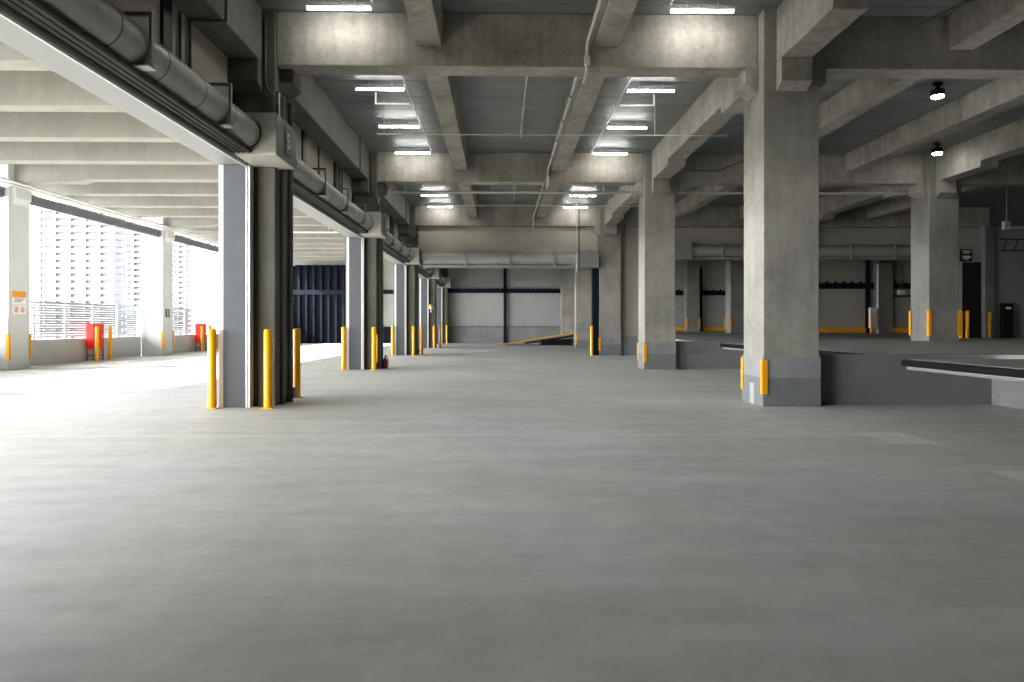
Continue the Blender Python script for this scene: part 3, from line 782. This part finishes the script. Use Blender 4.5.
# rubber runs on the aisle side of the slab edge, so the local +y side must face the aisle
bumper((7.3, -10, 0), (7.12, 11.78, 0), 'long black rubber dock edge nearer the camera')
bumper((7.7, 14.27, 0), (7.15, 21.7, 0), 'black rubber dock edge between the two dock walls')
MB_ = MB
t = thing('dock_ramp', 'low ramp with yellow edge rail and dark frame before the back wall', 'ramp', (0, 52.0, 0))
MB().prism([(0, .0), (5.9, .93), (5.9, .98), (0, .05)], 'y', 0, 2.4).build('ramp_plate', M['plinth'], t)
MB().prism([(0, .01), (5.9, .94), (5.9, 1.05), (0, .09)], 'y', -.06, -.002).build('edge_rail', M['guard'], t)
g = MB().prism([(1.9, .24), (5.9, .86), (5.9, .70), (1.9, .1)], 'y', .01, .09).box(5.78, 5.9, .01, .1, 0, .7).box(2.2, 5.9, .01, .09, .0, .06)
for q in range(4):
    x = 3.0 + q * .8; g.box(x, x + .06, .02, .08, .0, .2 + (x - 1.9) * .155).prism([(x, .04), (x + .06, .04), (x + .72, .3 + q * .12), (x + .66, .3 + q * .12)], 'y', .03, .07)
g.build('frame', M['black'], t)
MB().box(3.2, 5.7, 1.2, 1.3, 0, .45).build('back_plate', M['black'], t)

def low_rail(x0, x1, y, label, post=None):
    t = thing('guard_rail', label, 'guard rail', (x0, y, DOCK), 'low orange rails along the dock back walls')
    MB().box(0, x1 - x0, -.06, 0.0, .05, .38).build('rail_plate', M['guard'], t, .01)
    for q in (.15, x1 - x0 - .25): MB().box(q, q + .1, 0.001, .06, 0, .36).build('rail_foot', M['pipe_dark'], t)
    if post is not None: MB().box(post, post + .14, -.09, -.061, 0, 1.15).build('end_post', M['guard'], t, .01)
low_rail(15.0, 15.7, EXT1 - .35, 'low orange rail left of the farther dock column')
low_rail(17.45, 19.2, EXT1 - .35, 'low orange rail between the two far dock columns', None)
low_rail(22.4, 25.6, F(4) + 1.1, 'low orange rail with end post in the far dock opening', 2.95)
low_rail(27.52, 31.0, F(4) + 1.1, 'low orange rail beneath the ladder behind the dock column')
MB_ = None
t = thing('dock_post', 'slim orange post standing in front of the white control box', 'post', (25.15, F(4) - .5, DOCK))
MB().box(-.06, .06, -.06, .06, 0, 1.2).build('post', M['guard'], t, .01)
MB().box(-.1, .1, -.1, .1, 0, .02).build('base_plate', M['guard'], t)
t = thing('control_box', 'white control box on a pole in the far dock opening', 'control box', (25.45, F(4) - .15, DOCK))
MB().box(-.25, .2, -.12, .12, .35, 1.75).build('box_body', M['lamp_body'], t, .01)
MB().box(-.2, .15, -.128, -.121, 1.2, 1.6).build('panel_face', M['pipe'], t)
MB().tube((.32, 0, 0), (.32, 0, 4.7), .06, 10).build('pole', M['pipe'], t)
MB().box(-.22, -.16, -.05, .05, 0, .35).build('foot', M['pipe_dark'], t)
t = thing('wall_ladder', 'dark steel ladder with white box at its foot in the far dock opening', 'ladder', (27.6, F(4) + 1.12, 3.8))
MB().box(0, .04, -.04, .0, 0, 2.3).box(.6, .64, -.04, 0, 0, 2.3).box(.35, .39, -.04, 0, 0, 2.3).build('stile', M['pipe_dark'], t)
for q in range(4): MB().box(.04, .6, -.03, -.01, .3 + q * .55, .34 + q * .55).build('rung', M['pipe_dark'], t)
MB().box(.25, .7, -.25, -.041, -.12, .18).build('white_box', M['lamp_body'], t)
MB().box(-.08, 1.6, -.05, 0, -.3, -.13).build('wall_mount', M['pipe_dark'], t)
t = thing('direction_sign', 'black hanging sign with white lines above the tall black door', 'sign', (20.78, 30.1, 4.42))
MB().box(-.26, .26, -.04, .04, 0, .54).build('sign_plate', M['black'], t)
g = MB()
for q, (w, z) in enumerate(((.2, .43), (.14, .35), (.18, .2), (.2, .14), (.1, .07))): g.box(-w, w, -.045, -.041, z, z + .045)
g.build('sign_text', M['letter'], t)
MB().box(-.2, -.16, .041, .099, .3, .4).box(.16, .2, .041, .099, .3, .4).build('wall_mount', M['pipe_dark'], t)
t = thing('wall_locker', 'black narrow locker with pale label against the dock room wall', 'locker', (22.62, 30.0, DOCK))
MB().box(-.25, .25, -.0, .19, 0, 1.55).build('locker_body', M['black'], t, .01)
MB().box(-.23, .23, -.012, -.001, .04, 1.5).build('locker_door', M['black'], t)
MB().box(-.12, .12, -.016, -.013, 1.28, 1.38).build('label_plate', M['letter'], t)
t = thing('wall_post', 'orange corner guard on the pier beside the tall black door', 'guard', (21.8, 29.98, DOCK))
MB().box(-.05, .05, 0, .045, 0, 1.15).build('guard_strip', M['guard'], t)
# beacons
for (x, y, z, w) in ((-17.3, EXT1 - 1.4, 3.75, 'small orange beacon on the dark lane end wall'), (LX + .32, F(4) - .195, 2.75, 'small orange beacon on the lane column beyond the header wall')):
    t = thing('beacon', w, 'beacon', (x, y, z), 'orange beacons')
    MB().lathe([(.001, .22), (.1, .2), (.14, .05), (.14, 0)], n=16).build('dome', M['guard'], t)
    MB().lathe([(.14, 0), (.15, -.04), (.03, -.1), (.03, -.35), (.001, -.35)], n=16).build('foot', M['lamp_body'], t)
    MB().box(-.03, .03, .0, .4, -.35, -.28).build('wall_mount', M['bracket'], t)

# ------------------------------------------------------------------ city outside
o = MB().box(-900, -20, -200, 900, -45.2, -45).build('ground', M['ground']); o['kind'] = 'structure'
def tower(x, y, w, d, floors, rz, label, bays):
    t = thing('apartment_tower', label, 'building', (x, y, -45), 'hazy apartment towers beyond the fence', rz=rz)
    H = floors * 3.0
    MB().box(-w / 2 + 1.3, w / 2 - 1.3, 1.3, d - 1.3, 0, H).build('core', M['tower_win'], t)
    m = MB()
    for f in range(floors + 1):
        m.box(-w / 2, w / 2, 0, d, f * 3.0 - .18, f * 3.0 + .12)
    for f in range(floors):
        for q in range(bays):
            a = -w / 2 + w * q / bays; b = -w / 2 + w * (q + 1) / bays
            m.box(a, b, 0.02, .14, f * 3 + .10, f * 3 + 1.5)
        m.box(w / 2 - .14, w / 2 - .02, 0.1, d, f * 3 + .10, f * 3 + 1.5)
    for q in range(bays + 1):
        xx = -w / 2 + w * q / bays
        m.box(max(-w / 2 - .05, xx - .6), min(w / 2 + .05, xx + .6), -.05, 1.35, 0, H)
    m.build('facade', M['tower'], t)
    m = MB().box(-w / 4, w / 4, 2, d - 1.5, H - .5, H + 3.2)
    m.build('roof_block', M['tower'], t)
    return t
tower(-184, 300, 32, 10, 33, .0, 'tall hazy apartment tower with stacked balconies, the broadest one', 5)
tower(-186.5, 350, 10, 5, 32, .0, 'faint narrower tower right of the broad one', 2)
tower(-189.5, 405, 9, 8, 33, .0, 'slender tower seen through the second fence opening', 2)

# ------------------------------------------------------------------ light
SKY_LOW, SKY_HIGH = 5.0, 25.0
w = bpy.data.worlds.new('World'); S.world = w; w.use_nodes = True
nt = w.node_tree; bg = nt.nodes['Background']
geo = nt.nodes.new('ShaderNodeTexCoord'); sp = nt.nodes.new('ShaderNodeSeparateXYZ'); rp = nt.nodes.new('ShaderNodeValToRGB')
nt.links.new(geo.outputs['Generated'], sp.inputs[0]); nt.links.new(sp.outputs[2], rp.inputs['Fac'])
rp.color_ramp.elements[0].color = (.97, .98, 1.0, 1); rp.color_ramp.elements[1].color = (.70, .83, 1.0, 1)
# hazy bright sky towards the sun side
dt = nt.nodes.new('ShaderNodeVectorMath'); dt.operation = 'DOT_PRODUCT'; dt.inputs[1].default_value = (-.97, -.1, .2)
nt.links.new(geo.outputs['Generated'], dt.inputs[0])
mr = nt.nodes.new('ShaderNodeMapRange'); mr.inputs['From Min'].default_value = 0.2; mr.inputs['From Max'].default_value = 1
mr.inputs['To Min'].default_value = SKY_LOW; mr.inputs['To Max'].default_value = SKY_HIGH; mr.interpolation_type = 'SMOOTHSTEP'
nt.links.new(dt.outputs['Value'], mr.inputs['Value'])
mx = nt.nodes.new('ShaderNodeVectorMath'); mx.operation = 'SCALE'
er = nt.nodes.new('ShaderNodeMapRange'); er.inputs['From Min'].default_value = .22; er.inputs['From Max'].default_value = .55
er.inputs['To Min'].default_value = 1.0; er.inputs['To Max'].default_value = .12; er.interpolation_type = 'SMOOTHSTEP'
nt.links.new(sp.outputs[2], er.inputs['Value'])
pr = nt.nodes.new('ShaderNodeMath'); pr.operation = 'MULTIPLY'
nt.links.new(mr.outputs[0], pr.inputs[0]); nt.links.new(er.outputs[0], pr.inputs[1])
nt.links.new(rp.outputs['Color'], mx.inputs[0]); nt.links.new(pr.outputs[0], mx.inputs['Scale'])
nt.links.new(mx.outputs[0], bg.inputs['Color'])
bg.inputs['Strength'].default_value = 1.0
sd = bpy.data.lights.new('sun', 'SUN'); sd.energy = 30.0; sd.angle = math.radians(.8); sd.color = (1, .96, .9)
so = bpy.data.objects.new('sun', sd); COL.objects.link(so); so.location = (-60, -30, 60)
so.rotation_euler = Vector((.80, .24, -.52)).to_track_quat('-Z', 'Y').to_euler()
# daylight portals in the two long openings guide the sky light in
def portal(loc, rot, sx, sy):
    d = bpy.data.lights.new('portal', 'AREA'); d.shape = 'RECTANGLE'; d.size = sx; d.size_y = sy
    d.cycles.is_portal = True
    o = bpy.data.objects.new('portal', d); COL.objects.link(o); o.location = loc; o.rotation_euler = rot
portal((-18.9, 24, 3.9), (0, -PI / 2, 0), 5.8, 70)

# ------------------------------------------------------------------ camera
cd = bpy.data.cameras.new('camera'); cam = bpy.data.objects.new('camera', cd); COL.objects.link(cam)
cd.sensor_width = 36; cd.lens = 24.0
cd.shift_y = -16.7 / 1024
cd.clip_start = .05; cd.clip_end = 2000
cam.location = (0, 0, 1.61)
cam.rotation_euler = (PI / 2, 0, -math.radians(1.0065))
S.camera = cam
